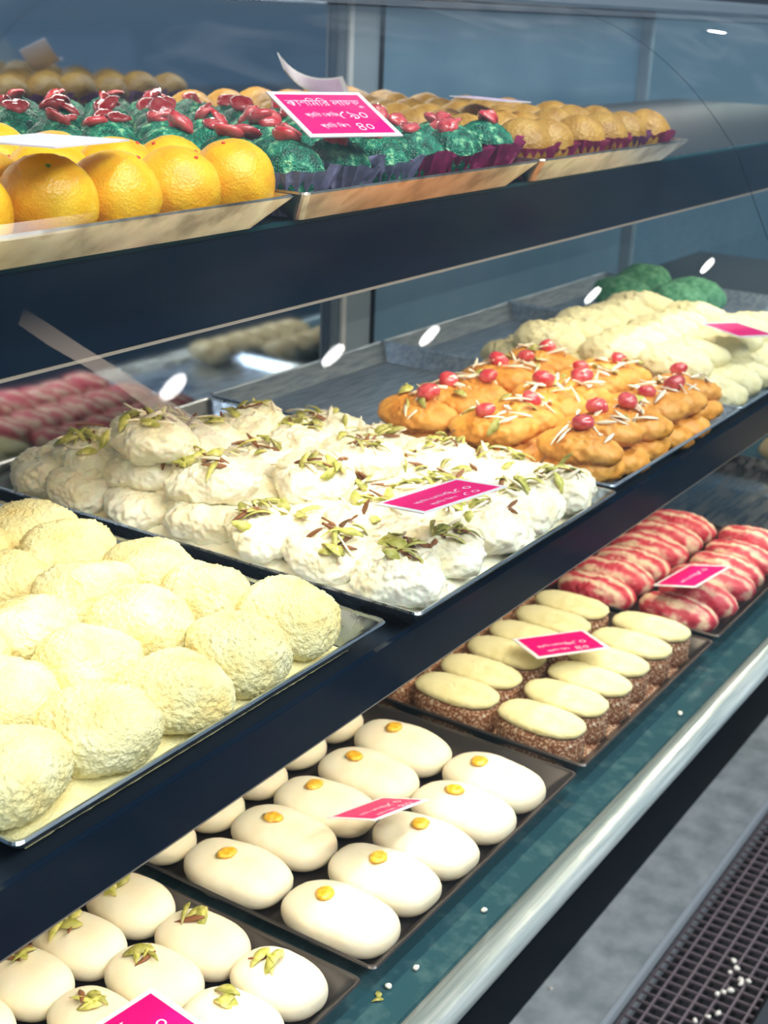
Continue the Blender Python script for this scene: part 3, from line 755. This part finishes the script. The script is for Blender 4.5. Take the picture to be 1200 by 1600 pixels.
def price(title, kg, pc):
    L = []
    if title: L.append((title, 0.0096, -0.031, 0.0085, 'LEFT'))
    L += [('\u09aa\u09cd\u09b0\u09bf\u09a4 \u09c7\u0995\u09bf\u099c', 0.0055, -0.012, -0.0035, 'CENTER'), (kg, 0.0135, 0.001, -0.0065, 'LEFT')]
    if pc: L += [('\u09aa\u09cd\u09b0\u09bf\u09a4 \u09bf\u09aa\u09b8', 0.0055, -0.010, -0.0155, 'CENTER'), (pc, 0.0125, 0.006, -0.0190, 'LEFT')]
    return L
card((0.050, 0.1045, 0.2893), (0.479, -0.0477, -0.2569), 'pink price card propped upright among the green laddus on the top shelf',
     price('\u0995\u09be\u09b6\u09bf\u09ae\u09bf\u09b0 \u09b2\u09be\u09a1\u09a1\u09c1', '\u09eb\u09ef\u09e6', '\u09ea\u09e6'))
card((0.0771, 0.0292, 0.0481), (-0.1789, -0.0273, -0.2963), 'pink price card lying on the white nut-topped patties',
     price('', '\u09ed\u09eb\u09e6', '\u09eb\u09e6'))
card((0.3765, 0.0666, -0.187), (-0.0741, 0.0301, -0.6171), 'pink price card lying on the brown powder-topped cakes',
     price('', '\u09ec\u09eb\u09e6', '\u09ea\u09e6'))
card((0.0483, 0.0503, -0.1879), (-0.3092, 0.24, -0.0075), 'pink price card in shade, tilted across the raisin-topped ovals',
     price('', '\u09ec\u09eb\u09e6', '\u09ea\u09e6'), size=(0.07, 0.042))
card((0.5994, 0.0268, -0.183), (-0.264, -0.0052, -0.1445), 'pink price card lying on the red striped rolls',
     price('', '\u09ec\u09eb\u09e6', ''))
card((-0.222, 0.038, -0.196), (0, 0, -0.12), 'pink price card lying on the pistachio-topped ovals, cut by the frame',
     price('\u0995\u09be\u099f\u09be\u09c7\u09ad\u09be\u0997', '\u09ec\u09e9\u09e6', '\u09e9\u09e6'))
card((-0.190, 0.105, 0.2860), (0, 0.03, 0.3), 'glossy pale price card lying flat on the orange laddus', [], 'card')
card((0.395, 0.185, 0.2835), (0.03, 0.05, 0.2), 'lilac price card lying flat on the tan laddus', [], 'card_lilac')
card((0.425, 0.400, 0.2830), (0.55, 0.15, -0.6), 'curled pale pink card standing at the back of the tan laddus', [], 'card_lilac', (0.07, 0.03), 0.012)
card((0.715, 0.050, 0.0520), (0.12, 0.1, -0.2), 'red-pink price card lying on the pale powdered rolls', [], 'card_pink')

# bits fallen on the deck and the dark ledge
for k, (x, y, z, mm) in enumerate(((-0.026, -0.031, -0.2425, 'crumb'), (-0.052, -0.026, -0.2425, 'crumb'), (0.055, -0.037, -0.2425, 'crumb'), (0.415, -0.040, -0.2425, 'crumb'), (0.59, 0.134, -0.75, 'crumb'))):
    o = link('crumb', cr[k], M[mm], None, (x, y, z+ZO), (0, 0, k*1.3), (0.6, 0.6, 0.6))
    tag(o, ('white crumb on the teal deck before the raisin ovals', 'white crumb at the front corner of the raisin oval tray', 'white crumb on the teal deck, middle of the raisin tray',
            'white crumb on the teal deck before the brown cakes', 'white crumb on the grey floor against the dark toe kick')[k], 'crumb')
for k, (x, y) in enumerate(((-0.061, -0.0245), (-0.066, -0.027))):
    o = link('fallen_pistachio_flake', pis[k], M['pistachio'], None, (x, y, -0.2425+ZO+0.0002), (0.1, 0, 0.6+k*1.9), (0.5, 0.5, 0.5))
    tag(o, ('pistachio bit fallen at the corner of the raisin oval tray', 'second pistachio bit fallen between the two front trays')[k], 'nut')
